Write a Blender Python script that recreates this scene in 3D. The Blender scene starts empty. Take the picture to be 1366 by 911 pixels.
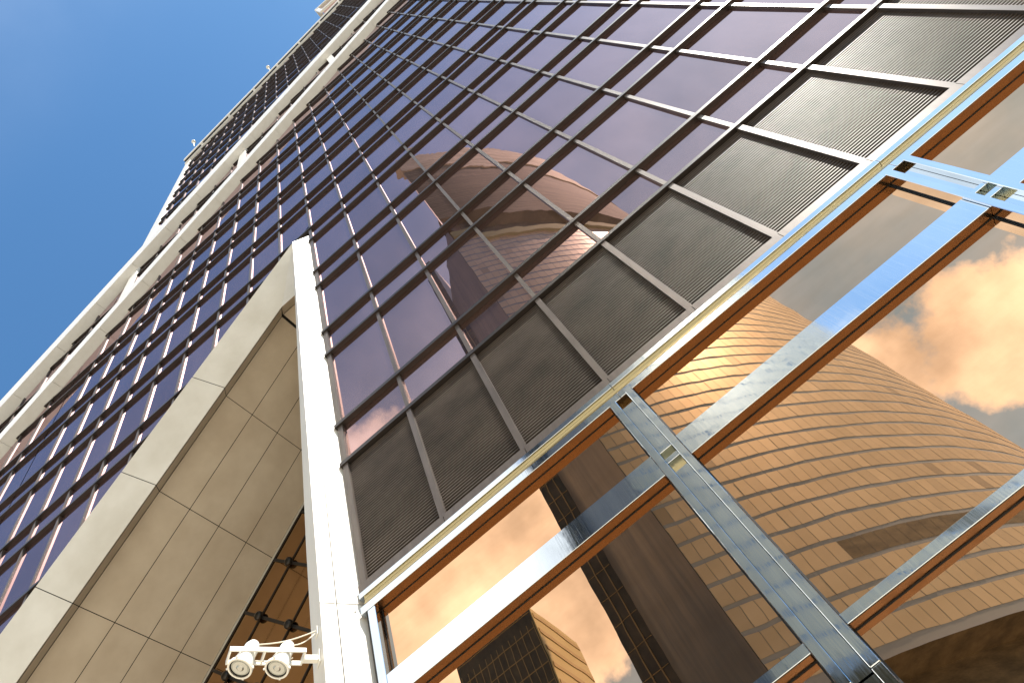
import bpy, bmesh, math, random
from mathutils import Vector, Matrix
random.seed(7)
sc = bpy.context.scene
COL = sc.collection
W = 1.4            # facade module in metres
H0 = 1.65          # eye height
CAMX, CAMD = 2.9648, 3.9389   # camera position in modules: to the right of the column edge, in front of the facade

# ---------------------------------------------------------------- camera
cd = bpy.data.cameras.new('camera'); cam = bpy.data.objects.new('camera', cd); COL.objects.link(cam)
cd.sensor_fit = 'HORIZONTAL'; cd.sensor_width = 36.0; cd.lens = 36.0 * 892.07 / 1366.0
cd.clip_start = 0.05; cd.clip_end = 6000
R = Matrix(((0.75798495, 0.64906516, 0.06460049), (0.57832716, -0.62294913, -0.52675618), (-0.30165627, 0.43663348, -0.84755808)))
cam.matrix_world = Matrix.Translation((CAMX * W, -CAMD * W, H0)) @ R.to_4x4()
sc.camera = cam

# ---------------------------------------------------------------- sun, sky, exposure
SUN_AZ, SUN_EL = math.radians(64), math.radians(57)     # azimuth from the facade normal towards +x
sdir = Vector((math.sin(SUN_AZ) * math.cos(SUN_EL), -math.cos(SUN_AZ) * math.cos(SUN_EL), math.sin(SUN_EL)))
sl = bpy.data.lights.new('sun', 'SUN'); sl.energy = 5.0; sl.angle = math.radians(0.53); sl.color = (1.0, 0.94, 0.85)
so = bpy.data.objects.new('sun', sl); COL.objects.link(so)
so.rotation_euler = (-sdir).to_track_quat('-Z', 'Y').to_euler(); so.location = (20, -40, 150)

world = bpy.data.worlds.new('World'); sc.world = world; world.use_nodes = True
nt = world.node_tree; N = nt.nodes; L = nt.links
bg = N['Background']; bg.inputs['Strength'].default_value = 0.095
sky = N.new('ShaderNodeTexSky'); sky.sky_type = 'NISHITA'; sky.sun_disc = False
sky.sun_elevation = SUN_EL
sky.sun_rotation = math.atan2(sdir.x, sdir.y)
sky.air_density = 1.0; sky.dust_density = 0.7; sky.ozone_density = 5.0
tc = N.new('ShaderNodeTexCoord')
def vdot(vec, lo, hi, gain):
    d = N.new('ShaderNodeVectorMath'); d.operation = 'DOT_PRODUCT'; d.inputs[1].default_value = vec
    L.new(tc.outputs['Generated'], d.inputs[0])
    m = N.new('ShaderNodeMapRange'); m.interpolation_type = 'SMOOTHSTEP'
    m.inputs['From Min'].default_value = lo; m.inputs['From Max'].default_value = hi; m.inputs['To Max'].default_value = gain
    L.new(d.outputs['Value'], m.inputs['Value']); return m.outputs['Result']
def cdir(az, el):       # directions over the street, azimuth as it shows mirrored in the glass
    a, e = math.radians(az), math.radians(el)
    return (math.sin(a) * math.cos(e), -math.cos(a) * math.cos(e), math.sin(e))
no = N.new('ShaderNodeTexNoise'); no.inputs['Scale'].default_value = 4.6; no.inputs['Detail'].default_value = 11; no.inputs['Roughness'].default_value = 0.6
L.new(tc.outputs['Generated'], no.inputs['Vector'])
acc = no.outputs['Fac']
for az, el, r, g in ((23.5, 34.5, 8.5, .28), (30, 28, 8.5, .25), (-22, 43, 17, .25), (-40, 40, 22, .25), (-13, 36, 14, .2)):
    m = vdot(cdir(az, el), math.cos(math.radians(r)), 1.0, g)
    a = N.new('ShaderNodeMath'); a.operation = 'ADD'; L.new(acc, a.inputs[0]); L.new(m, a.inputs[1]); acc = a.outputs[0]
cm = N.new('ShaderNodeMapRange'); cm.interpolation_type = 'SMOOTHSTEP'
cm.inputs['From Min'].default_value = 0.63; cm.inputs['From Max'].default_value = 0.76
sd_ = vdot((0, -1, -.15), -.02, .18, .16)
a = N.new('ShaderNodeMath'); a.operation = 'ADD'; L.new(acc, a.inputs[0]); L.new(sd_, a.inputs[1])
a2_ = N.new('ShaderNodeMath'); a2_.operation = 'SUBTRACT'; L.new(a.outputs[0], a2_.inputs[0]); a2_.inputs[1].default_value = .16
L.new(a2_.outputs[0], cm.inputs['Value'])
n2 = N.new('ShaderNodeTexNoise'); n2.inputs['Scale'].default_value = 7; n2.inputs['Detail'].default_value = 8
L.new(tc.outputs['Generated'], n2.inputs['Vector'])
cr = N.new('ShaderNodeMapRange'); cr.inputs['From Min'].default_value = 0.35; cr.inputs['From Max'].default_value = 0.65
cr.inputs['To Min'].default_value = 5.0; cr.inputs['To Max'].default_value = 10.0
L.new(n2.outputs['Fac'], cr.inputs['Value'])
cc = N.new('ShaderNodeCombineColor')
for i in range(3): L.new(cr.outputs['Result'], cc.inputs[i])
mx = N.new('ShaderNodeMix'); mx.data_type = 'RGBA'
tn = N.new('ShaderNodeMix'); tn.data_type = 'RGBA'; tn.blend_type = 'MULTIPLY'; tn.inputs[0].default_value = 1.0; tn.inputs[7].default_value = (.66, .985, 1.05, 1)
L.new(sky.outputs['Color'], tn.inputs[6])
veil = vdot((0, -1, 0), 0.0, .55, .18)           # white veil added over the street side to brighten the mirrored sky
vm = N.new('ShaderNodeMath'); vm.operation = 'MAXIMUM'; L.new(cm.outputs['Result'], vm.inputs[0])
vn = N.new('ShaderNodeMath'); vn.operation = 'MULTIPLY'; L.new(veil, vn.inputs[0])
vr = N.new('ShaderNodeMapRange'); vr.inputs['From Min'].default_value = .25; vr.inputs['From Max'].default_value = .7; vr.inputs['To Min'].default_value = .75; vr.inputs['To Max'].default_value = 1.35
L.new(no.outputs['Fac'], vr.inputs['Value']); L.new(vr.outputs['Result'], vn.inputs[1]); L.new(vn.outputs[0], vm.inputs[1])
L.new(vm.outputs[0], mx.inputs[0]); L.new(tn.outputs[2], mx.inputs[6]); L.new(cc.outputs['Color'], mx.inputs[7])
L.new(mx.outputs[2], bg.inputs['Color'])

sc.view_settings.view_transform = 'Standard'; sc.view_settings.look = 'None'
sc.view_settings.exposure = 1.15; sc.view_settings.gamma = 1.0; sc.view_settings.use_curve_mapping = False
cy = sc.cycles
cy.max_bounces = 10; cy.diffuse_bounces = 4; cy.glossy_bounces = 6; cy.sample_clamp_indirect = 6.0
cy.caustics_reflective = False; cy.caustics_refractive = False
cy.use_denoising = True

# ---------------------------------------------------------------- materials
def new_mat(name, base, rough=0.5, metal=0.0, spec=0.5, tint=None):
    m = bpy.data.materials.new(name); m.use_nodes = True
    b = m.node_tree.nodes['Principled BSDF']
    b.inputs['Base Color'].default_value = (*base, 1); b.inputs['Roughness'].default_value = rough
    b.inputs['Metallic'].default_value = metal; b.inputs['Specular IOR Level'].default_value = spec
    if tint: b.inputs['Specular Tint'].default_value = (*tint, 1)
    return m
def pos(m, scale=(1, 1, 1), rot=(0, 0, 0)):
    n = m.node_tree.nodes; g = n.new('ShaderNodeNewGeometry'); mp = n.new('ShaderNodeMapping')
    mp.inputs['Scale'].default_value = scale; mp.inputs['Rotation'].default_value = rot
    m.node_tree.links.new(g.outputs['Position'], mp.inputs['Vector']); return mp.outputs['Vector']
def noise(m, vec, scale, detail=4, rough=0.55):
    t = m.node_tree.nodes.new('ShaderNodeTexNoise'); t.inputs['Scale'].default_value = scale
    t.inputs['Detail'].default_value = detail; t.inputs['Roughness'].default_value = rough
    m.node_tree.links.new(vec, t.inputs['Vector']); return t.outputs['Fac']
def bump(m, fac, strength, dist, prev=None):
    b = m.node_tree.nodes.new('ShaderNodeBump'); b.inputs['Strength'].default_value = strength; b.inputs['Distance'].default_value = dist
    m.node_tree.links.new(fac, b.inputs['Height'])
    if prev is not None: m.node_tree.links.new(prev, b.inputs['Normal'])
    m.node_tree.links.new(b.outputs['Normal'], m.node_tree.nodes['Principled BSDF'].inputs['Normal']); return b.outputs['Normal']
def vary(m, fac, c0, c1, lo=0.35, hi=0.65, inp='Base Color'):
    r = m.node_tree.nodes.new('ShaderNodeMapRange'); r.inputs['From Min'].default_value = lo; r.inputs['From Max'].default_value = hi
    m.node_tree.links.new(fac, r.inputs['Value'])
    if inp == 'Base Color':
        x = m.node_tree.nodes.new('ShaderNodeMix'); x.data_type = 'RGBA'
        x.inputs[6].default_value = (*c0, 1); x.inputs[7].default_value = (*c1, 1)
        m.node_tree.links.new(r.outputs['Result'], x.inputs[0]); m.node_tree.links.new(x.outputs[2], m.node_tree.nodes['Principled BSDF'].inputs[inp])
    else:
        r.inputs['To Min'].default_value = c0; r.inputs['To Max'].default_value = c1
        m.node_tree.links.new(r.outputs['Result'], m.node_tree.nodes['Principled BSDF'].inputs[inp])

M = {}
# upper curtain wall: purple-tinted reflective glass with dust and slight roller-wave distortion
g = M['upper_glass'] = new_mat('upper_glass', (.5, .34, .36), 0.0, .95, tint=(.8, .7, .8))
bump(g, noise(g, pos(g), 1.0, 2), 0.008, 0.12)
vary(g, noise(g, pos(g, (1, 1, .25)), 1.1, 5), (.49, .32, .275), (.55, .355, .305))
for nm, k in (('upper_glass_dull', .9), ('upper_glass_clear', 1.07)):
    g = M[nm] = new_mat(nm, (.5, .34, .36), 0.0, .95, tint=(.8, .7, .8))
    bump(g, noise(g, pos(g), 0.8, 2), 0.009, 0.12)
    vary(g, noise(g, pos(g, (1, 1, .25)), 1.1, 5), tuple(c * k for c in (.49, .32, .275)), tuple(c * k for c in (.55, .355, .305)))
g = M['bronze_glass'] = new_mat('bronze_glass', (.72, .42, .235), 0.0, 1.0, tint=(.8, .6, .45))
bump(g, noise(g, pos(g), 1.3, 2), 0.006, 0.12)
vary(g, noise(g, pos(g, (.5, .5, 2.5), (0, .6, 0)), 2.2, 6), (.74, .435, .24), (.79, .47, .265))
g = M['dark_stone'] = new_mat('dark_stone', (.07, .062, .05), 0.3)
vary(g, noise(g, pos(g, (.8, .8, .5)), .8, 8, .7), (.035, .03, .024), (.10, .088, .066), .3, .7)
g = M['atrium_glass'] = new_mat('atrium_glass', (.42, .245, .115), 0.08, 1.0)
# polished stainless steel with fine vertical scratches
g = M['steel'] = new_mat('steel', (.70, .77, .83), 0.07, 1.0)
nrm = bump(g, noise(g, pos(g, (1, 1, 1)), 3.0, 2), 0.02, 0.05)
vary(g, noise(g, pos(g, (40, 40, 1.2)), 2.0, 4), .02, .10, inp='Roughness')
g = M['steel_plate'] = new_mat('steel_plate', (.68, .75, .81), 0.1, 1.0)
nrm = bump(g, noise(g, pos(g, (1, 1, .7)), 2.2, 1), 0.04, 0.06)
vary(g, noise(g, pos(g, (40, 40, 1.2)), 2.0, 4), .02, .10, inp='Roughness')
g = M['bronze_reveal'] = new_mat('bronze_reveal', (.16, .092, .045), 0.28, .9)
vary(g, noise(g, pos(g), 6, 5), .12, .4, inp='Roughness')
g = M['gold_panel'] = new_mat('gold_panel', (.55, .45, .26), 0.3, 1.0)
M['gasket'] = new_mat('gasket', (.012, .011, .01), 0.6)
M['void'] = new_mat('void', (.02, .017, .014), 0.9)
g = M['mullion'] = new_mat('mullion', (.10, .082, .07), 0.38, 0.35)
vary(g, noise(g, pos(g, (3, 3, .6)), 3, 5), (.085, .068, .058), (.115, .094, .08))
g = M['transom'] = new_mat('transom', (.022, .018, .016), 0.32, 0.0, 0.35)
vary(g, noise(g, pos(g, (.5, 3, 3)), 3, 5), (.021, .017, .015), (.03, .024, .021))
g = M['louver'] = new_mat('louver', (.17, .145, .12), 0.5)
vary(g, noise(g, pos(g, (1, 3, 1.6)), 1.5, 7, .65), (.045, .033, .025), (.10, .078, .062), .32, .68)
g = M['white_panel'] = new_mat('white_panel', (.78, .75, .69), 0.35)
vary(g, noise(g, pos(g, (2, 2, .6)), 1.5, 6), (.75, .715, .65), (.80, .77, .71))
g = M['portal_panel'] = new_mat('portal_panel', (.62, .59, .52), 0.3)
vary(g, noise(g, pos(g), .8, 5), (.59, .55, .47), (.70, .665, .59))
g = M['soffit_panel_shaded'] = new_mat('soffit_panel_shaded', (.58, .50, .40), 0.3)  # portal panel tone darkened and warmed to stand for shade on soffit and step
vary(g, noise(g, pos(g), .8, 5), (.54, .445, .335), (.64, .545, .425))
M['lamp_white'] = new_mat('lamp_white', (.78, .76, .70), 0.35)
M['lamp_glass'] = new_mat('lamp_glass', (.32, .33, .30), 0.05, 1.0)
M['lamp_inside'] = new_mat('lamp_inside', (.45, .45, .42), 0.25, 1.0)
M['bolt'] = new_mat('bolt', (.03, .026, .022), 0.3, 0.6)
M['seam'] = new_mat('seam', (.015, .012, .01), 0.5)
M['cable'] = new_mat('cable', (.62, .56, .44), 0.5)
g = M['paving'] = new_mat('paving', (.40, .35, .27), 0.7)
vary(g, noise(g, pos(g), .6, 6), (.42, .37, .29), (.54, .48, .385))
for i, c in enumerate(((.50, .415, .285), (.465, .385, .265), (.53, .44, .305), (.33, .27, .185))):
    M['tile%d' % i] = new_mat('stone_tile_%d' % i, c, 0.36, .35)
M['ring_band'] = new_mat('ring_band', (.24, .28, .34), 0.2)
g = M['drum'] = new_mat('drum', (.13, .125, .09), 0.9, 0, .1)
vary(g, noise(g, pos(g, (.06, .06, 2.2)), 1.0, 5, .7), (.07, .067, .05), (.17, .16, .12), .38, .62)
g = M['rim'] = new_mat('rim', (.4, .375, .28), 0.9, 0, .1)
vary(g, noise(g, pos(g, (.12, .12, .5)), 1.0, 7, .7), (.27, .25, .18), (.46, .43, .33), .35, .65)
M['ledge'] = new_mat('ledge', (.25, .26, .15), 0.9, 0, .1)
g = M['shaded_recess'] = new_mat('shaded_recess', (.06, .058, .045), 0.7)  # dark tone puts the shade of the tower's recesses into the colour
vary(g, noise(g, pos(g, (.5, .5, 1.5)), 1.0, 6, .7), (.03, .03, .022), (.10, .095, .07), .35, .65)
g = M['dark_side'] = new_mat('dark_side', (.13, .115, .10), 0.4)
vary(g, noise(g, pos(g, (.5, .5, .06)), 1.0, 7, .65), (.05, .038, .028), (.15, .118, .085), .35, .68)
M['flank_bronze'] = new_mat('flank_bronze', (.12, .10, .08), .35)
M['olive_lit_stone'] = new_mat('olive_lit_stone', (.36, .32, .17), 0.35)  # raised albedo puts sunlight into the colour of the block's side
M['gold_line'] = new_mat('gold_line', (.30, .24, .13), 0.4)
M['roof_grey'] = new_mat('roof_grey', (.3, .3, .3), 0.8)
M['hedge'] = new_mat('hedge', (.06, .075, .03), 0.8)

# ---------------------------------------------------------------- mesh helpers (x, n, z in modules; n = depth behind the facade line)
def P(x, n, z): return Vector((W * x, W * n, H0 + W * z))
class MB:
    def __init__(s): s.v = []; s.f = []; s.mi = []
    def poly(s, pts, mi=0):
        b = len(s.v); s.v += [tuple(p) for p in pts]; s.f.append(tuple(range(b, b + len(pts)))); s.mi.append(mi)
    def hexa(s, p, mi=0):   # p: 8 points, bottom loop 0-3 then top loop 4-7
        b = len(s.v); s.v += [tuple(q) for q in p]
        for f in ((0, 3, 2, 1), (4, 5, 6, 7), (0, 1, 5, 4), (1, 2, 6, 5), (2, 3, 7, 6), (3, 0, 4, 7)):
            s.f.append(tuple(b + i for i in f)); s.mi.append(mi)
    def box(s, x0, x1, n0, n1, z0, z1, mi=0):
        s.hexa([P(x0, n0, z0), P(x1, n0, z0), P(x1, n1, z0), P(x0, n1, z0), P(x0, n0, z1), P(x1, n0, z1), P(x1, n1, z1), P(x0, n1, z1)], mi)
    def tube(s, a, b, r0, r1=None, seg=16, mi=0, caps=True):
        a, b = Vector(a), Vector(b); r1 = r0 if r1 is None else r1
        q = (b - a).to_track_quat('Z', 'Y'); k = len(s.v)
        for c, r in ((a, r0), (b, r1)):
            for i in range(seg):
                t = 2 * math.pi * i / seg; s.v.append(tuple(c + q @ Vector((r * math.cos(t), r * math.sin(t), 0))))
        for i in range(seg):
            j = (i + 1) % seg; s.f.append((k + i, k + j, k + seg + j, k + seg + i)); s.mi.append(mi)
        if caps:
            s.f.append(tuple(k + i for i in reversed(range(seg)))); s.mi.append(mi)
            s.f.append(tuple(k + seg + i for i in range(seg))); s.mi.append(mi)
    def prism(s, pts2, n0, n1, mi=0):   # polygon in (x, z), counter-clockwise seen from the street
        a = [P(x, n0, z) for x, z in pts2]; b = [P(x, n1, z) for x, z in pts2]; k = len(pts2)
        s.poly(a, mi); s.poly(b[::-1], mi)
        for i in range(k):
            j = (i + 1) % k; s.poly([a[j], a[i], b[i], b[j]], mi)
    def build(s, name, mats, parent=None, bev=0, smooth=False):
        me = bpy.data.meshes.new(name); me.from_pydata(s.v, [], s.f); me.update()
        for m in (mats if isinstance(mats, (list, tuple)) else [mats]): me.materials.append(M[m])
        for p, i in zip(me.polygons, s.mi): p.material_index = i; p.use_smooth = smooth
        if bev:
            bm = bmesh.new(); bm.from_mesh(me)
            bmesh.ops.bevel(bm, geom=bm.edges[:], offset=bev, segments=1, affect='EDGES', clamp_overlap=True)
            bm.to_mesh(me); bm.free()
        o = bpy.data.objects.new(name, me); COL.objects.link(o)
        if parent: o.parent = parent; o.matrix_parent_inverse = parent.matrix_world.inverted()
        return o
def thing(name, label, cat, loc=(0, 0, 0), group=None):
    o = bpy.data.objects.new(name, None); COL.objects.link(o); o.location = loc
    o['label'] = label; o['category'] = cat
    if group: o['group'] = group
    bpy.context.view_layer.update(); return o
def clip(poly, a, b, c):     # keep a*x + b*z + c >= 0
    out = []
    for i in range(len(poly)):
        p, q = poly[i], poly[(i + 1) % len(poly)]
        dp, dq = a * p[0] + b * p[1] + c, a * q[0] + b * q[1] + c
        if dp >= 0: out.append(p)
        if dp * dq < 0:
            t = dp / (dp - dq); out.append((p[0] + t * (q[0] - p[0]), p[1] + t * (q[1] - p[1])))
    return out

# ---------------------------------------------------------------- ground
GZ = -H0 / W
m = MB(); m.poly([(-2500, -2500, 0), (2500, -2500, 0), (2500, 2500, 0), (-2500, 2500, 0)])
o = m.build('ground', 'paving'); o['kind'] = 'structure'

# ================================================================ the office tower
SL = 0.952                                   # slope of all diagonal bracing bands
C_PORTAL, C_A, C_B, C_C, C_D = 16.75, 32.75, 39.3, 64.0, 64.6
C_TOP = 66.5
XL, XR, XT = -24.0, 16.0, -10.0              # podium left end, right end, left edge of the upper tower
T1, FL, SP = 6.72, 2.888, 0.842              # first transom, storey height, spandrel height
tower = thing('office_tower', 'dark glass office tower with white diagonal bands, bronze lobby glass and white portal column', 'building', (0, 8, 0))
def top_at(x): return SL * x + (C_TOP if x >= XT else C_B)

# solid body behind the skin
m = MB()
out = [(XL, GZ), (XR, GZ), (XR, top_at(XR)), (XT, top_at(XT)), (XT, SL * XT + C_B), (XL, SL * XL + C_B)]
m.prism([(XR, GZ), (XR, top_at(XR) - .3), (XT + .1, top_at(XT) - .3), (XT + .1, SL * XT + C_B + .3), (XL, SL * XL + C_B), (XL, GZ)][::-1], 3.8, 26)
front = [(-.06, GZ), (XR, GZ), (XR, top_at(XR) - .3), (XT + .1, top_at(XT) - .3), (XT + .1, SL * XT + C_B + .3), (XL, SL * XL + C_B), (XL, SL * XL + C_PORTAL + .05), (-.06, 16.75)]
m.prism(front, .17, 3.8)
m.build('wall', 'void', tower)

# ---- transoms
levels = []
k = 0
while T1 + k * FL < top_at(XR):
    levels.append(T1 + k * FL); levels.append(T1 + k * FL + SP); k += 1
def left_limit(z):
    x = (z - C_B) / SL                       # under the podium roof band
    if z > SL * XT + C_B: x = XT + .42 if z < SL * XT + C_C else (z - C_C) / SL
    return max(x, XL)
for z in levels:
    x0 = left_limit(z)
    if x0 > XR - .5: continue
    spans = [(x0, XR)]
    if z < 16.2:
        spans = [(-.075, XR)]
        xe = (z - C_PORTAL) / SL
        if x0 < xe - .1: spans.append((x0, xe - .03))
    for a, b in spans:
        m = MB(); m.box(a, b, 0, .078, z, z + .062); m.box(a, b, .012, .078, z + .0632, z + .078); m.build('transom', 'transom', tower)

# ---- mullions
for i in range(int(XL) + 1, int(XR) + 1):
    z0 = T1 + .079 if i >= 0 else SL * i + C_PORTAL + .02
    z1 = SL * i + (C_C + .1 if i > XT else C_B + .1)
    if i == -10: continue
    m = MB(); w = .027
    if i == 0: m.box(-.045, .03, .03, .079, T1 + .079, 16.3); m.box(-w, w, .03, .079, 16.31, z1)
    else: m.box(i - w, i + w, .03, .079, z0, z1)
    m.build('mullion', 'mullion', tower)
    if i >= 0:
        m = MB()
        if i == 0: m.box(-.045, .03, .02, .105, 4.80, T1 - .002)
        else: m.box(i - .034, i + .034, .015, .13, 4.80, T1 - .002)
        m.build('mullion', 'mullion', tower)

# ---- panes of the upper curtain wall
Rt = R.transposed(); cl = cam.location
def proj(v):
    c = Rt @ (v - Vector((CAMX * W, -CAMD * W, H0)))
    if c.z > -.01: return None
    return (683 - 892 * c.x / c.z, 455.5 + 892 * c.y / c.z)
panes = []
zl = [T1] + levels[1:]
for i in range(int(XL), int(XR)):
    for a, b in zip(levels[:-1], levels[1:]):
        poly = [(i + .025, a + .06), (i + .975, a + .06), (i + .975, b + .02), (i + .025, b + .02)]
        if i < 0:
            poly = clip(poly, -SL, 1, -C_PORTAL)
        if poly and i + 1 > XT + .5: poly = clip(poly, SL, -1, C_C + .1)
        elif poly: poly = clip(poly, SL, -1, C_B + .1)
        if len(poly) < 3: continue
        tx, tz = random.gauss(0, .003), random.gauss(0, .003)
        cx_, cz_ = i + .5, (a + b) / 2
        pts = [P(x, .072 + (x - cx_) * tx + (z - cz_) * tz, z) for x, z in poly]
        pr = [proj(p) for p in pts]
        area = 0
        if all(pr):
            q = [(min(max(u, 0), 1366), min(max(v, 0), 911)) for u, v in pr]
            area = abs(sum(q[j][0] * q[(j + 1) % len(q)][1] - q[(j + 1) % len(q)][0] * q[j][1] for j in range(len(q)))) / 2
        if cz_ > SL * cx_ + C_A: area *= .3
        panes.append((area, pts))
panes.sort(key=lambda t: -t[0])
for area, pts in panes[:100]:
    m = MB(); m.poly(pts); m.build('window', random.choice(('upper_glass', 'upper_glass', 'upper_glass_dull', 'upper_glass_clear')), tower)
m = MB()
for area, pts in panes[100:]: m.poly(pts)
o = m.build('window', 'upper_glass', tower); o['kind'] = 'stuff'

# ---- louvre panels
lp = None
for i in range(0, int(XR)):
    if lp is None:
        m = MB(); nb = 49; z0, z1 = 4.815, T1 - .005; st = (z1 - z0) / nb
        for j in range(nb):
            z = z0 + j * st
            m.hexa([P(.034, .052, z), P(.966, .052, z), P(.966, .165, z + st * .1), P(.034, .165, z + st * .1),
                    P(.034, .052, z + st * .32), P(.966, .052, z + st * .32), P(.966, .165, z + st * .22), P(.034, .165, z + st * .22)])
        m.box(.0345, .9655, .1665, .169, z0, z1, 1)
        lp = m.build('louver_panel', ['louver', 'void'], tower)
    else:
        o = lp.copy(); COL.objects.link(o); o.parent = tower; o.matrix_parent_inverse = lp.matrix_parent_inverse
        o.location = lp.location + Vector((W * i, 0, 0))
# sill under the louvres
m = MB()
xs = [-.06] + [i + .012 for i in range(1, int(XR))] + [XR]
for a, b in zip(xs[:-1], xs[1:]): m.box(a + .003, b - .003, 0, .14, 4.697, 4.798)
m.build('sill', 'mullion', tower)
# ---- lobby head: steel strip, gilded groove with bead, steel strip
xs = [-.06, 2.99, 6.02, 9.05, 12.08, XR]
m = MB()
for a, b in zip(xs[:-1], xs[1:]): m.box(a + .002, b - .002, -.012, .12, 4.632, 4.692)
m.build('head_trim', 'steel', tower, bev=.004)
m = MB()
m.box(-.03, XR, .035, .12, 4.53, 4.63); m.box(-.03, XR, .02, .0345, 4.572, 4.584)
m.build('head_groove', 'gold_panel', tower)
m = MB()
for a, b in zip(xs[:-1], xs[1:]): m.box(a + .002, b - .002, -.012, .05, 4.447, 4.528)
m.build('head_trim', 'steel', tower, bev=.004)
m = MB(); m.box(.01, XR, .0505, .12, 4.4515, 4.5265); m.box(.1, XR, -.009, .0838, 4.4405, 4.4465); m.build('head_reveal', 'bronze_reveal', tower)

# ---- lobby pillars (two steel bars, plate between, small rungs)
PX = [2.99, 6.02, 9.05, 12.08, 15.11]
RAILS = [(3.472, 3.71), (1.865, 1.932), (-.05, .19)]
for px in PX:
    pm = MB(); pm.box(px - .056, px + .057, .025, .12, 1.625, 3.455); pm.box(px - .056, px + .057, .03, .12, 3.72, 4.36); pm.box(px - .056, px + .057, .03, .12, GZ, 1.615)
    pm.box(px - .056, px + .057, .09, .12, 3.4555, 3.7195); pm.box(px - .056, px + .057, .09, .12, 4.3605, 4.44)
    pil = pm.build('steel_pillar', 'steel_plate', tower)
    for s, a, b in ((-1, px - .125, px - .058), (1, px + .06, px + .125)):
        bm_ = MB(); bm_.box(a, b, -.03, .12, 1.622, 4.445); bm_.box(a, b, -.03, .12, GZ, 1.618)
        bm_.build('pillar_bar', 'steel', pil, bev=.006)
    for za, zb in ((3.66, 3.70), (3.535, 3.585)):
        rm = MB(); rm.box(px - .057, px + .059, -.012, .089, za, zb); rm.build('pillar_rung', 'steel', pil, bev=.004)
    gm = MB(); gm.box(px - .0555, px + .0565, .084, .0895, 3.458, 3.718); gm.box(px - .0555, px + .0565, .084, .0895, 4.362, 4.438); gm.build('pillar_backing', 'gold_panel', pil)
m = MB(); m.box(.012, .098, -.005, .05, GZ, 4.444); j = m.build('jamb', 'steel', tower, bev=.004)
m = MB(); m.box(.014, .096, .0505, .12, GZ, 4.444); m.build('jamb_reveal', 'bronze_reveal', tower)
m = MB(); m.box(-.03, .0095, .03, .12, GZ, 4.527); m.build('jamb_gap', 'gasket', tower)
# ---- rails and panes
bays = [(.1, PX[0] - .127)] + [(a + .127, b - .127) for a, b in zip(PX[:-1], PX[1:])] + [(PX[-1] + .127, XR)]
for bi, (a, b) in enumerate(bays):
    tops = 4.447
    zs = []
    for za, zb in RAILS:
        m = MB(); m.box(a + .001, b - .001, -.006, .045, za, zb); m.build('steel_rail', 'steel', tower, bev=.004)
        m = MB(); m.box(a + .001, b - .001, .0455, .12, za + .004, zb - .004); m.box(a + .001, b - .001, -.003, .0838, za - .006, za - .001); m.build('rail_reveal', 'bronze_reveal', tower)
        zs.append((zb, tops)); tops = za
    zs.append((GZ + .1, tops))
    for z0, z1 in zs:
        tx, tz = random.gauss(0, .0008), random.gauss(0, .0008)
        cx_, cz_ = (a + b) / 2, (z0 + z1) / 2
        m = MB(); pts = [(a, z0), (b, z0), (b, z1), (a, z1)]
        m.poly([P(x, .088 + (x - cx_) * tx + (z - cz_) * tz, z) for x, z in pts])
        pane = m.build('lobby_window', 'bronze_glass', tower)
        gm = MB(); g_ = .014
        gm.box(a, b, .0845, .0875, z1 - g_, z1 - .001); gm.box(a, b, .0845, .0875, z0 + .001, z0 + g_)
        gm.box(a, a + g_, .0848, .0874, z0 + g_, z1 - g_); gm.box(b - g_, b, .0848, .0874, z0 + g_, z1 - g_)
        gm.build('gasket', 'gasket', pane)

# ---- white portal column: a skewed fin with a broad sunlit face, panel joints and a tapering narrow face
ux, un = .5, .866                           # plan direction of the broad face
Ex, En = -.05, .10; KL = .4484              # its edge by the glass and its width
def cface(k, z): return P(Ex - ux * k, En - un * k, z)
def ctop(k): return 16.05 - (16.05 - 15.1) * k / KL
def cnarrow(z): return .30 * min(1, max(0, (15.1 - z) / 9.4)) + .004
zj = [GZ, 1.6, 4.62, 7.65, 10.62, 13.6]
m = MB(); gp = .005; kj = KL * .66
for k0, k1 in ((0, kj - gp), (kj + gp, KL)):
    for i, a in enumerate(zj):
        if i + 1 < len(zj): b0 = b1 = zj[i + 1] - gp
        else: b0, b1 = ctop(k0), ctop(k1)
        m.poly([cface(k1, a + gp), cface(k0, a + gp), cface(k0, b0), cface(k1, b1)])
def cnp(w, z): return P(Ex - ux * KL - un * w, En - un * KL + ux * w, z)
prev = GZ
for z in (1.6, 4.62, 5.7, 7.65, 10.62, 13.6, 15.09):
    m.poly([cnp(cnarrow(prev), prev), cnp(.0005, prev), cnp(.0005, z), cnp(cnarrow(z), z)]); prev = z
column = m.build('column', 'white_panel', tower)
m = MB()                                    # core behind the panels, back to the facade
def coff(k, z): return P(Ex - ux * k - .02, En - un * k + .012, z)
loop = lambda z0f: [coff(KL - .012, z0f[0]), coff(0, z0f[1]), P(-.02, .16, z0f[1]), P(-.56, .16, z0f[1])]
m.hexa(loop((GZ, GZ)) + loop((15.05, 15.98)))
m.build('column_core', 'portal_panel', column)
prev = GZ
m = MB()
for z in (1.6, 4.62, 5.7, 7.65, 10.62, 13.6, 15.09):
    m.poly([P(-.56, .16, prev), cnp(cnarrow(prev), prev), cnp(cnarrow(z), z), P(-.56, .16, z)]); prev = z
m.box(-.60, -.02, .161, 3.78, GZ, 14.5)
m.build('column_side', 'portal_panel', column)
m = MB()
for z in zj[1:]:
    c0 = cface(kj * .45, z - .09); m.tube(c0, c0 + Vector((un, -ux, 0)) * .006, .011, seg=10)
m.build('panel_bolt', 'bolt', column)

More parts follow.
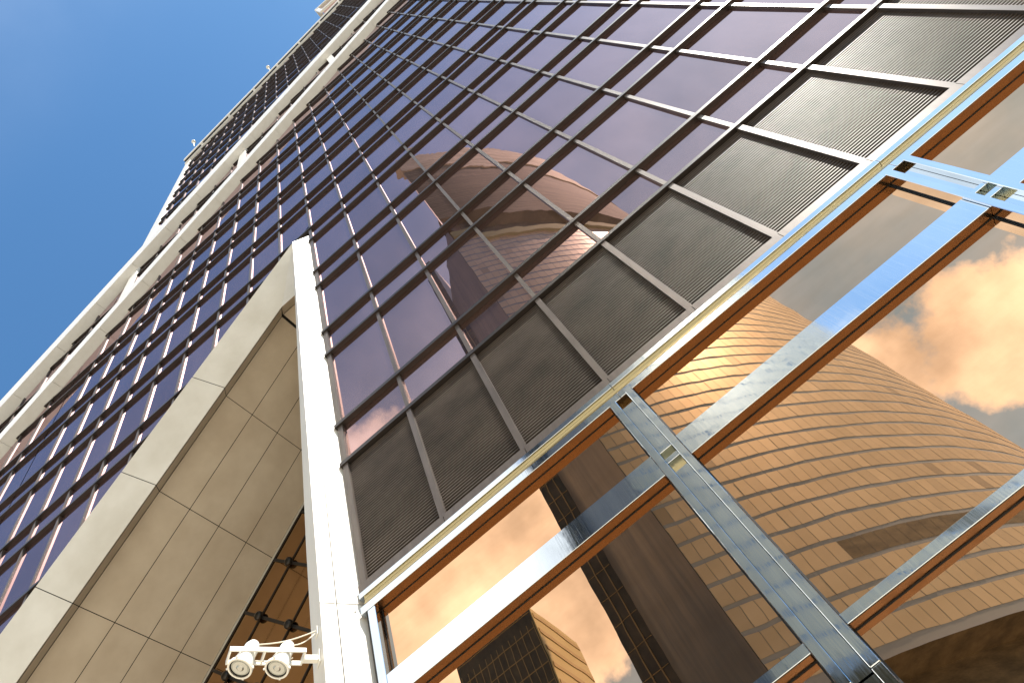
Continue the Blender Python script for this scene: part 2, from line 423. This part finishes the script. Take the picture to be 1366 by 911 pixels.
# ---- diagonal portal beam: fascia, step and soffit, all panelled
D2, E2 = Vector((-.7243, -.6895)), Vector((.6895, -.7243))
A2 = Vector((-3.451, -3.451 * SL + C_PORTAL))
e1, n1, e2, n2, n3 = .637, .47, .29, .71, 3.54
def prof(s, e, n):
    q = A2 + D2 * s + E2 * e; return P(q.x, n, q.y)
S0, S1, S2 = -4.05, -2.226, -2.28
cuts = [2.25 * k for k in range(0, 10)]
segs = [(None, 0.0)] + list(zip(cuts[:-1], cuts[1:]))
gp = .007
fm, sm, om = MB(), MB(), MB()
ns = [.714, 1.413, 2.12, 2.83, 3.54]
for a, b in segs:
    a0, a1, a2 = (S0, S1, S2) if a is None else (a + gp,) * 3
    bb = b - gp
    if a is None:    # joint next to the mitre
        fm.poly([prof(a0, 0, 0), prof(bb, 0, 0), prof(bb, e1, n1), prof(a1, e1, n1)])
        a2 = a1 = S1
    else: fm.poly([prof(a0, 0, 0), prof(bb, 0, 0), prof(bb, e1, n1), prof(a1, e1, n1)])
    sm.poly([prof(a1, e1, n1), prof(bb, e1, n1), prof(bb, e2, n2), prof(a2, e2, n2)])
    for p, q in zip(ns[:-1], ns[1:]): om.poly([prof(a2 + (gp if a is None else 0), e2, p + gp), prof(bb, e2, p + gp), prof(bb, e2, q - gp), prof(a2 + (gp if a is None else 0), e2, q - gp)])
p1 = A2 + D2 * S1 + E2 * e1; p2 = A2 + D2 * S2 + E2 * e2
fm.poly([P(-.52, 0, 16.255), P(p1.x, n1, p1.y), P(-.5, n1, p1.y)])
sm.poly([P(p1.x, n1, p1.y), P(p2.x, n2, p2.y), P(-.5, n2, p2.y), P(-.5, n1, p1.y)])
for p, q in zip(ns[:-1], ns[1:]): om.poly([P(p2.x + .01, p + gp, p2.y), P(p2.x + .01, q - gp, p2.y), P(-.5, q - gp, p2.y), P(-.5, p + gp, p2.y)])
bm_ = MB()              # dark backing seen through the joints
e_b = e2 - .03
bm_.poly([prof(S2 - 2, e_b, n2), prof(21, e_b, n2), prof(21, e_b, 3.75), prof(S2 - 2, e_b, 3.75)])
bm_.poly([P(p2.x - .3, n2, p2.y + .03), P(p2.x - .3, 3.75, p2.y + .03), P(0, 3.75, p2.y + .03), P(0, n2, p2.y + .03)])
bm_.poly([prof(S0, .0, .03), prof(21, .0, .03), prof(21, e1 - .03, n1 + .03), prof(S1, e1 - .03, n1 + .03)])
bm_.poly([prof(S1, e1 - .04, n1 + .02), prof(21, e1 - .04, n1 + .02), prof(21, e2 - .03, n2 + .0), prof(S1, e2 - .03, n2 + .0)])
bm_.build('portal_backing', 'void', tower)
fm.build('portal_fascia', 'portal_panel', tower); sm.build('portal_step', 'soffit_panel_shaded', tower); om.build('portal_soffit', 'soffit_panel_shaded', tower)
m = MB(); m.hexa([prof(S2, e2 - .02, 3.545), prof(21, e2 - .02, 3.545), prof(21, e2 - .02, 3.565), prof(S2, e2 - .02, 3.565),
                  prof(S2, e2 + .03, 3.545), prof(21, e2 + .03, 3.545), prof(21, e2 + .03, 3.565), prof(S2, e2 + .03, 3.565)]); m.build('portal_edge', 'portal_panel', tower)
m = MB(); m.hexa([prof(S2, e2 - .016, 3.566), prof(21, e2 - .016, 3.566), prof(21, e2 - .016, 3.69), prof(S2, e2 - .016, 3.69),
                  prof(S2, e2 + .03, 3.566), prof(21, e2 + .03, 3.566), prof(21, e2 + .03, 3.69), prof(S2, e2 + .03, 3.69)]); m.build('portal_gasket', 'gasket', tower)
# ---- atrium glazing behind the portal, square grid turned to the diagonal
m = MB()
gl = clip([(-19.5, GZ), (-.3, GZ), (-.3, 14.9), (-19.5, 14.9)], SL, -1, C_PORTAL - e2 * 1.381 + .03)
m.poly([P(x, 3.60, z) for x, z in gl])
atr = m.build('atrium_glazing', 'atrium_glass', tower)
G0 = Vector((-4.41, 11.18)); gs = 1.14
sb = MB()
def inside(q): return q.x < -.6 and q.y < SL * q.x + C_PORTAL - .35 and q.y > GZ
for k in range(-8, 14):
    for (dv, ev, hw) in ((D2, E2, .012), (E2, D2, .03)):
        base = G0 + ev * (k * gs); run = []
        for t in range(-200, 260):
            q = base + dv * (t * .1)
            if inside(q): run.append(t * .1)
        if len(run) < 3: continue
        a, b = base + dv * run[0], base + dv * run[-1]; w_ = ev * hw
        sb.hexa([P(a.x - w_.x, 3.575, a.y - w_.y), P(b.x - w_.x, 3.575, b.y - w_.y), P(b.x - w_.x, 3.598, b.y - w_.y), P(a.x - w_.x, 3.598, a.y - w_.y),
                 P(a.x + w_.x, 3.575, a.y + w_.y), P(b.x + w_.x, 3.575, b.y + w_.y), P(b.x + w_.x, 3.598, b.y + w_.y), P(a.x + w_.x, 3.598, a.y + w_.y)])
sb.build('glazing_bar', 'seam', atr)
conn = None; nconn = 0
for i in range(-3, 7):
    for j in range(-1, 12):
        q = G0 + D2 * (i * gs) + E2 * (j * gs)
        if not inside(q) or q.x < -9 or q.y < 2: continue
        if conn is None:
            bm = bmesh.new(); bmesh.ops.create_uvsphere(bm, u_segments=20, v_segments=12, radius=.095 * W)
            for v in bm.verts: v.co.y *= .8
            bmesh.ops.create_cone(bm, cap_ends=True, segments=12, radius1=.03 * W, radius2=.03 * W, depth=.1 * W, matrix=Matrix.Translation((0, .06 * W, 0)) @ Matrix.Rotation(math.pi / 2, 4, 'X'))
            me = bpy.data.meshes.new('glass_connector'); bm.to_mesh(me); bm.free(); me.materials.append(M['bolt'])
            for p in me.polygons: p.use_smooth = True
            conn = me
        o = bpy.data.objects.new('glass_connector', conn); COL.objects.link(o); o.parent = atr
        o.matrix_parent_inverse = atr.matrix_world.inverted(); o.location = P(q.x, 3.53, q.y)

# ---- diagonal white bands
def band(c, x0, x1, p, h, name='diagonal_band', step=1.66, n_in=.14):
    m = MB(); x = x0
    while x < x1 - .05:
        y = min(x + step, x1); a, b = x + .006, y - .006
        za, zb = SL * a + c, SL * b + c
        m.hexa([P(a, -p, za), P(b, -p, zb), P(b, n_in, zb), P(a, n_in, za), P(a, -p, za + h), P(b, -p, zb + h), P(b, n_in, zb + h), P(a, n_in, za + h)])
        x = y
    m.hexa([P(x0, -p + .02, SL * x0 + c + .03), P(x1, -p + .02, SL * x1 + c + .03), P(x1, n_in, SL * x1 + c + .03), P(x0, n_in, SL * x0 + c + .03),
            P(x0, -p + .02, SL * x0 + c + h - .03), P(x1, -p + .02, SL * x1 + c + h - .03), P(x1, n_in, SL * x1 + c + h - .03), P(x0, n_in, SL * x0 + c + h - .03)])
    return m.build(name, 'white_panel', tower)
band(C_A, XL, XR, .31, 1.1)
band(C_B, XL, XR, .36, 1.75)
band(C_C, XT + .02, XR, .10, .33)
band(C_D, XT + .02, XR, .27, .7)
# short white struts between the two bands and the tower's corner column
for x in (-15.2, -9.2, -3.2, 3.1, 9.2):
    m = MB(); z0, z1 = SL * x + C_A + .9, SL * x + C_B + .2
    m.box(x - .19, x + .19, -.06, .15, z0, z1); m.build('strut', 'white_panel', tower)
m = MB(); m.box(XT, XT + .5, -.02, 2.6, SL * XT + C_B + 1.0, SL * XT + C_D + .5); m.build('corner_column', 'white_panel', tower)
# dark slot under the roof edge, crossed by slim white posts
m = MB(); x0, x1 = XT + .03, XR
m.hexa([P(x0, -.205, SL * x0 + C_D - .03), P(x1, -.205, SL * x1 + C_D - .03), P(x1, .10, SL * x1 + C_D - .03), P(x0, .10, SL * x0 + C_D - .03),
        P(x0, -.205, SL * x0 + C_D - .003), P(x1, -.205, SL * x1 + C_D - .003), P(x1, .10, SL * x1 + C_D - .003), P(x0, .10, SL * x0 + C_D - .003)])
m.build('parapet_slot', 'seam', tower)
for i in range(10):
    x = XT + 1.6 + 2.6 * i; z = SL * x
    m = MB(); m.hexa([P(x - .1, -.21, z - .09 + C_D - .06), P(x + .1, -.21, z + .09 + C_D - .06), P(x + .1, .05, z + .09 + C_D - .06), P(x - .1, .05, z - .09 + C_D - .06),
                      P(x - .1, -.21, z - .09 + C_D + .02), P(x + .1, -.21, z + .09 + C_D + .02), P(x + .1, .05, z + .09 + C_D + .02), P(x - .1, .05, z - .09 + C_D + .02)])
    m.build('parapet_post', 'white_panel', tower)
# glazed plant room standing proud on the roof
xa = 5.6
m = MB(); zr = SL * xa + 69.0
m.box(xa, xa + 9, -.25, 3.0, zr + .5, zr + 9.5); pr_ = m.build('plant_room', 'upper_glass', tower)
m = MB(); m.box(xa - .25, xa + 9, -.45, 3.2, zr + 9.5, zr + 10.4); m.box(xa - .25, xa + 9, -.45, -.252, zr + .2, zr + 1.2); m.box(xa - .2, xa + .2, -.40, -.252, zr + 1.2, zr + 9.5)
m.build('plant_room_frame', 'white_panel', pr_)

# ---- roof-edge lamps
def roof_lamp(x, z, label):
    t = thing('roof_lamp', label, 'lamp', P(x, -.1, z), 'lamps along the tower parapet')
    m = MB(); m.tube(P(x, .1, z - 1.2), P(x, -.1, z), .05, seg=10); m.build('lamp_stem', 'lamp_white', t)
    bm = bmesh.new(); bmesh.ops.create_uvsphere(bm, u_segments=18, v_segments=12, radius=.25)
    for v in bm.verts:
        v.co.z *= .75
        if v.co.z < -.12: v.co.z = -.12 + (v.co.z + .12) * .3
    me = bpy.data.meshes.new('lamp_globe'); bm.to_mesh(me); bm.free(); me.materials.append(M['lamp_white'])
    for p in me.polygons: p.use_smooth = True
    o = bpy.data.objects.new('lamp_globe', me); COL.objects.link(o); o.parent = t
roof_lamp(-10.6, 65.6, 'small white globe lamp at the outer corner of the tower roof')
roof_lamp(-1.8, 71.9, 'small white globe lamp halfway along the tower parapet')

# ================================================================ twin floodlight on the column
att = P(-.389, -.225, 4.15); u = Vector((-.5, -.866, 0)); sd = Vector((u.y, -u.x, 0)); up = Vector((0, 0, 1))
fl = thing('twin_floodlight', 'white twin floodlight on a bracket fixed to the white portal column', 'floodlight', att)
def at(t, s, h): return att + u * t + sd * s + up * h
def bar(m, t0, t1, s0, s1, h0, h1):
    m.hexa([at(t0, s0, h0), at(t1, s0, h0), at(t1, s1, h0), at(t0, s1, h0), at(t0, s0, h1), at(t1, s0, h1), at(t1, s1, h1), at(t0, s1, h1)])
LT = 1.0; T0 = .19
m = MB(); bar(m, .0, .012, -.07, .07, -.12, .06); bar(m, .0119, T0, -.035, .035, -.07, .0); 
m.build('bracket_arm', 'lamp_white', fl, bev=.004)
m = MB()
for s in (-.115, .095): bar(m, T0, LT, s, s + .02, -.035, .025)
bar(m, T0 - .02, T0 - .0005, -.115, .115, -.035, .025); bar(m, LT + .0005, LT + .02, -.115, .115, -.035, .025)
bar(m, .625, .645, -.0945, .0945, -.035, .025)
m.build('bracket_frame', 'lamp_white', fl, bev=.003)
m = MB(); bar(m, .0, .012, -.05, .05, .30, .42); m.build('cable_anchor', 'lamp_white', fl)
for tc_ in (.41, .81):
    ax = (Vector((0, 0, -1)) + u * .42 + sd * -.05).normalized(); c = at(tc_, 0, 0)
    m = MB()
    m.tube(c - ax * .19, c - ax * .13, .06, .085, 24); m.tube(c - ax * .13, c - ax * .02, .085, .088, 24); m.tube(c - ax * .02, c + ax * .17, .088, .125, 24, caps=False)
    m.tube(c + ax * .17, c + ax * .205, .14, .14, 24, caps=False); m.tube(c + ax * .1695, c + ax * .17, .125, .14, 24, caps=False); m.tube(c + ax * .205, c + ax * .2055, .14, .118, 24, caps=False)
    hd = m.build('lamp_head', 'lamp_white', fl)
    m = MB(); m.tube(c + ax * .188, c + ax * .1885, .119, .119, 24)
    ln = m.build('lens', 'lamp_glass', hd)
    m = MB(); m.tube(c + ax * .189, c + ax * .193, .119, .104, 24, caps=False); m.build('lens_ring', 'seam', ln)
    m = MB(); m.tube(c + ax * .189, c + ax * .200, .045, .03, 16); m.tube(c + ax * .189, c + ax * .1905, .085, .085, 24); m.build('bulb', 'lamp_inside', ln)
    m = MB()
    for kx in range(4):
        ang = kx * math.pi / 2 + .6; q = ax.to_track_quat('Z', 'Y'); d_ = q @ Vector((math.cos(ang), math.sin(ang), 0))
        m.tube(c + ax * .175 + d_ * .138, c + ax * .2 + d_ * .155, .012, seg=8)
    m.tube(c + sd * -.1, c + sd * .1, .02, seg=10)
    m.build('clamp', 'lamp_white', hd)
    ce = at(.02, .03 if tc_ < .5 else -.02, .36); st_ = c - ax * .17
    m = MB(); prev = None
    for kx in range(11):
        f_ = kx / 10; q = st_.lerp(ce, f_) + up * (-.05 * math.sin(math.pi * f_))
        if prev is not None: m.tube(prev, q, .008, seg=8)
        prev = q
    m.build('cable', 'cable', fl)
m = MB(); prev = None
for kx in range(13):
    f_ = kx / 12; q = at(.30 + .5 * f_, .02 * math.sin(9 * f_), -.02 - .10 * math.sin(math.pi * f_) * (1 if f_ < .6 else .7))
    if prev is not None: m.tube(prev, q, .007, seg=8)
    prev = q
m.build('cable', 'cable', fl)

# ================================================================ buildings across the street, seen mirrored in the glass
DG = (CAMD + .09) * W
def V(x, y, z):      # mirror a point seen through the glass back to its place across the street (z above eye height)
    return Vector((CAMX * W + x, -CAMD * W + 2 * DG - y, H0 + z))
ct = thing('curved_tower', 'pale stone clad round fronted tower with ringed storeys, mirrored in the bronze glass', 'building', V(0, 80, -H0))
cc_ = Vector((-33.7, 103.7)); CR = 68.7
def arc(b, r=CR): return (cc_.x + r * math.sin(b), cc_.y - r * math.cos(b))
B0 = math.radians(25.9 - .0); B0 = math.atan2(-3.66 - cc_.x, cc_.y - 41.9); B1 = math.radians(100)
row, ZB, ZT = 2.0, 19.0, 101.0
nrow = int((ZT - ZB) / row); ncol = int(CR * (B1 - B0) / 1.02); dB = (B1 - B0) / ncol
m = MB(); dark = MB()
for r_ in range(nrow):
    z0 = ZB + r_ * row + .36; z1 = ZB + (r_ + 1) * row
    for k in range(ncol):
        b0, b1 = B0 + k * dB + .0003, B0 + (k + 1) * dB - .0003
        rr = CR + random.uniform(-.008, .008); ti = random.choice((0, 0, 1, 1, 2))
        if r_ == 3 and 9 < k < 46: rr = CR - .012; ti = 4  # near-flush tiles coloured dark to stand for a shaded recess
        elif random.random() < .02: ti = 3
        x0, y0 = arc(b0, rr); x1, y1 = arc(b1, rr)
        m.poly([V(x0, y0, z0), V(x1, y1, z0), V(x1, y1, z1), V(x0, y0, z1)], ti)
m.build('stone_cladding', ['tile0', 'tile1', 'tile2', 'tile3', 'shaded_recess'], ct)
def ringwall(mb, r, z0, z1, b0=B0, b1=B1, n=160, mi=0):
    for k in range(n):
        p, q = b0 + (b1 - b0) * k / n, b0 + (b1 - b0) * (k + 1) / n
        x0, y0 = arc(p, r); x1, y1 = arc(q, r); mb.poly([V(x0, y0, z0), V(x1, y1, z0), V(x1, y1, z1), V(x0, y0, z1)], mi)
def ringflat(mb, r0, r1, z, n=160, mi=0):
    for k in range(n):
        p, q = B0 + (B1 - B0) * k / n, B0 + (B1 - B0) * (k + 1) / n
        a, b = arc(p, r0), arc(q, r0); c, d = arc(q, r1), arc(p, r1)
        mb.poly([V(*a, z), V(*b, z), V(*c, z), V(*d, z)], mi)
m = MB(); ringwall(m, CR - .03, ZB - .4, ZT); m.build('glass_ring', 'ring_band', ct)
m = MB(); ringwall(m, CR + .5, ZT, ZT + 2.2); ringflat(m, CR - 3, CR + .5, ZT); ringflat(m, CR - 3, CR + .5, ZT + 2.2); m.build('ledge', 'ledge', ct)
m = MB(); ringwall(m, CR - 2.5, ZT + 2.2, ZT + 13.5); m.build('shaded_recess', 'shaded_recess', ct)
m = MB(); ringwall(m, CR - .3, ZT + 13.5, 152); ringflat(m, CR - 3, CR - .3, ZT + 13.5); m.build('drum', 'drum', ct)
m = MB(); ringwall(m, CR, 152, 169); ringflat(m, CR - 6, CR, 169); ringflat(m, CR - 2, CR, 152); m.build('rim', 'rim', ct)
m = MB(); ringwall(m, CR - 3, -H0, ZB - .4); ringflat(m, CR - 3, CR - .031, ZB - .4); m.build('base_wall', 'shaded_recess', ct)
# flat dark flank and back
S_ = arc(B0, CR - .13); F_ = (-11.0, 53.9); Bk = arc(B1, CR - .13)
m = MB(); m.poly([V(*F_, -H0), V(*S_, -H0), V(*S_, 108), V(*F_, 108)]); m.poly([V(*Bk, -H0), V(*F_, -H0), V(*F_, 108), V(*Bk, 108)])
m.poly([V(*S_, 108), V(*S_, 168.5), V(*Bk, 168.5), V(*Bk, 108)]); m.poly([V(*F_, 108), V(*S_, 108), V(*Bk, 108)])
m.build('flank_wall', 'dark_side', ct)

def vbox(mb, x0, x1, y0, y1, z0, z1, mi=0):
    mb.hexa([V(x0, y0, z0), V(x1, y0, z0), V(x1, y1, z0), V(x0, y1, z0), V(x0, y0, z1), V(x1, y0, z1), V(x1, y1, z1), V(x0, y1, z1)], mi)
# slender dark slab
sb_ = thing('slab_tower', 'slender near black stone slab with thin gold lines, mirrored beside the curved tower', 'building', V(-12.6, 58, -H0))
m = MB(); vbox(m, -14.4, -11.4, 56, 66, -H0, 132); m.build('wall', 'dark_stone', sb_)
m = MB()
for x in (-13.4, -12.3): vbox(m, x - .06, x + .06, 55.9, 55.999, -H0, 131)
m.build('gold_strip', 'gold_line', sb_)
m = MB()
for z in range(0, 130, 3):
    vbox(m, -14.3, -11.5, 55.95, 55.9985, z, z + .06)
    vbox(m, -14.46, -14.402, 56.2, 65.8, z, z + .25)
m.build('storey_line', 'gold_line', sb_)
m = MB(); vbox(m, -13.9, -12.1, 57, 63, 132.001, 137); m.build('roof_box', 'dark_stone', sb_)
# dark block
db = thing('block_tower', 'dark stone office block with olive sunlit side and fine storey lines, mirrored in lobby glass', 'building', V(-40, 90, -H0))
m = MB(); vbox(m, -47.5, -32.4, 84, 98.5, -H0, 71.0); m.build('wall', 'dark_stone', db)
m = MB()
for k in range(24):
    z = 70.2 - 3 * k
    vbox(m, -47.3, -32.6, 83.93, 83.998, z, z + .12)
for k in range(13):
    x = -47.2 + k * 1.21; vbox(m, x, x + .1, 83.95, 83.9975, -1, 68.5)
m.build('storey_line', 'gold_line', db)
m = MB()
vbox(m, -32.398, -32.2, 84.0, 98.5, -H0, 71.0); m.build('side_wall', 'olive_lit_stone', db)
m = MB()
for k in range(24):
    z = 69.2 - 3 * k; vbox(m, -32.198, -32.1, 84.4, 98.2, z, z + .8)
m.build('storey_band', 'gold_line', db)
m = MB()
for k in range(40):
    x = -47.4 + k * .37; vbox(m, x, x + .16, 84.1, 84.3, 71.0, 72.4)
m.build('roof_rail', 'dark_stone', db)
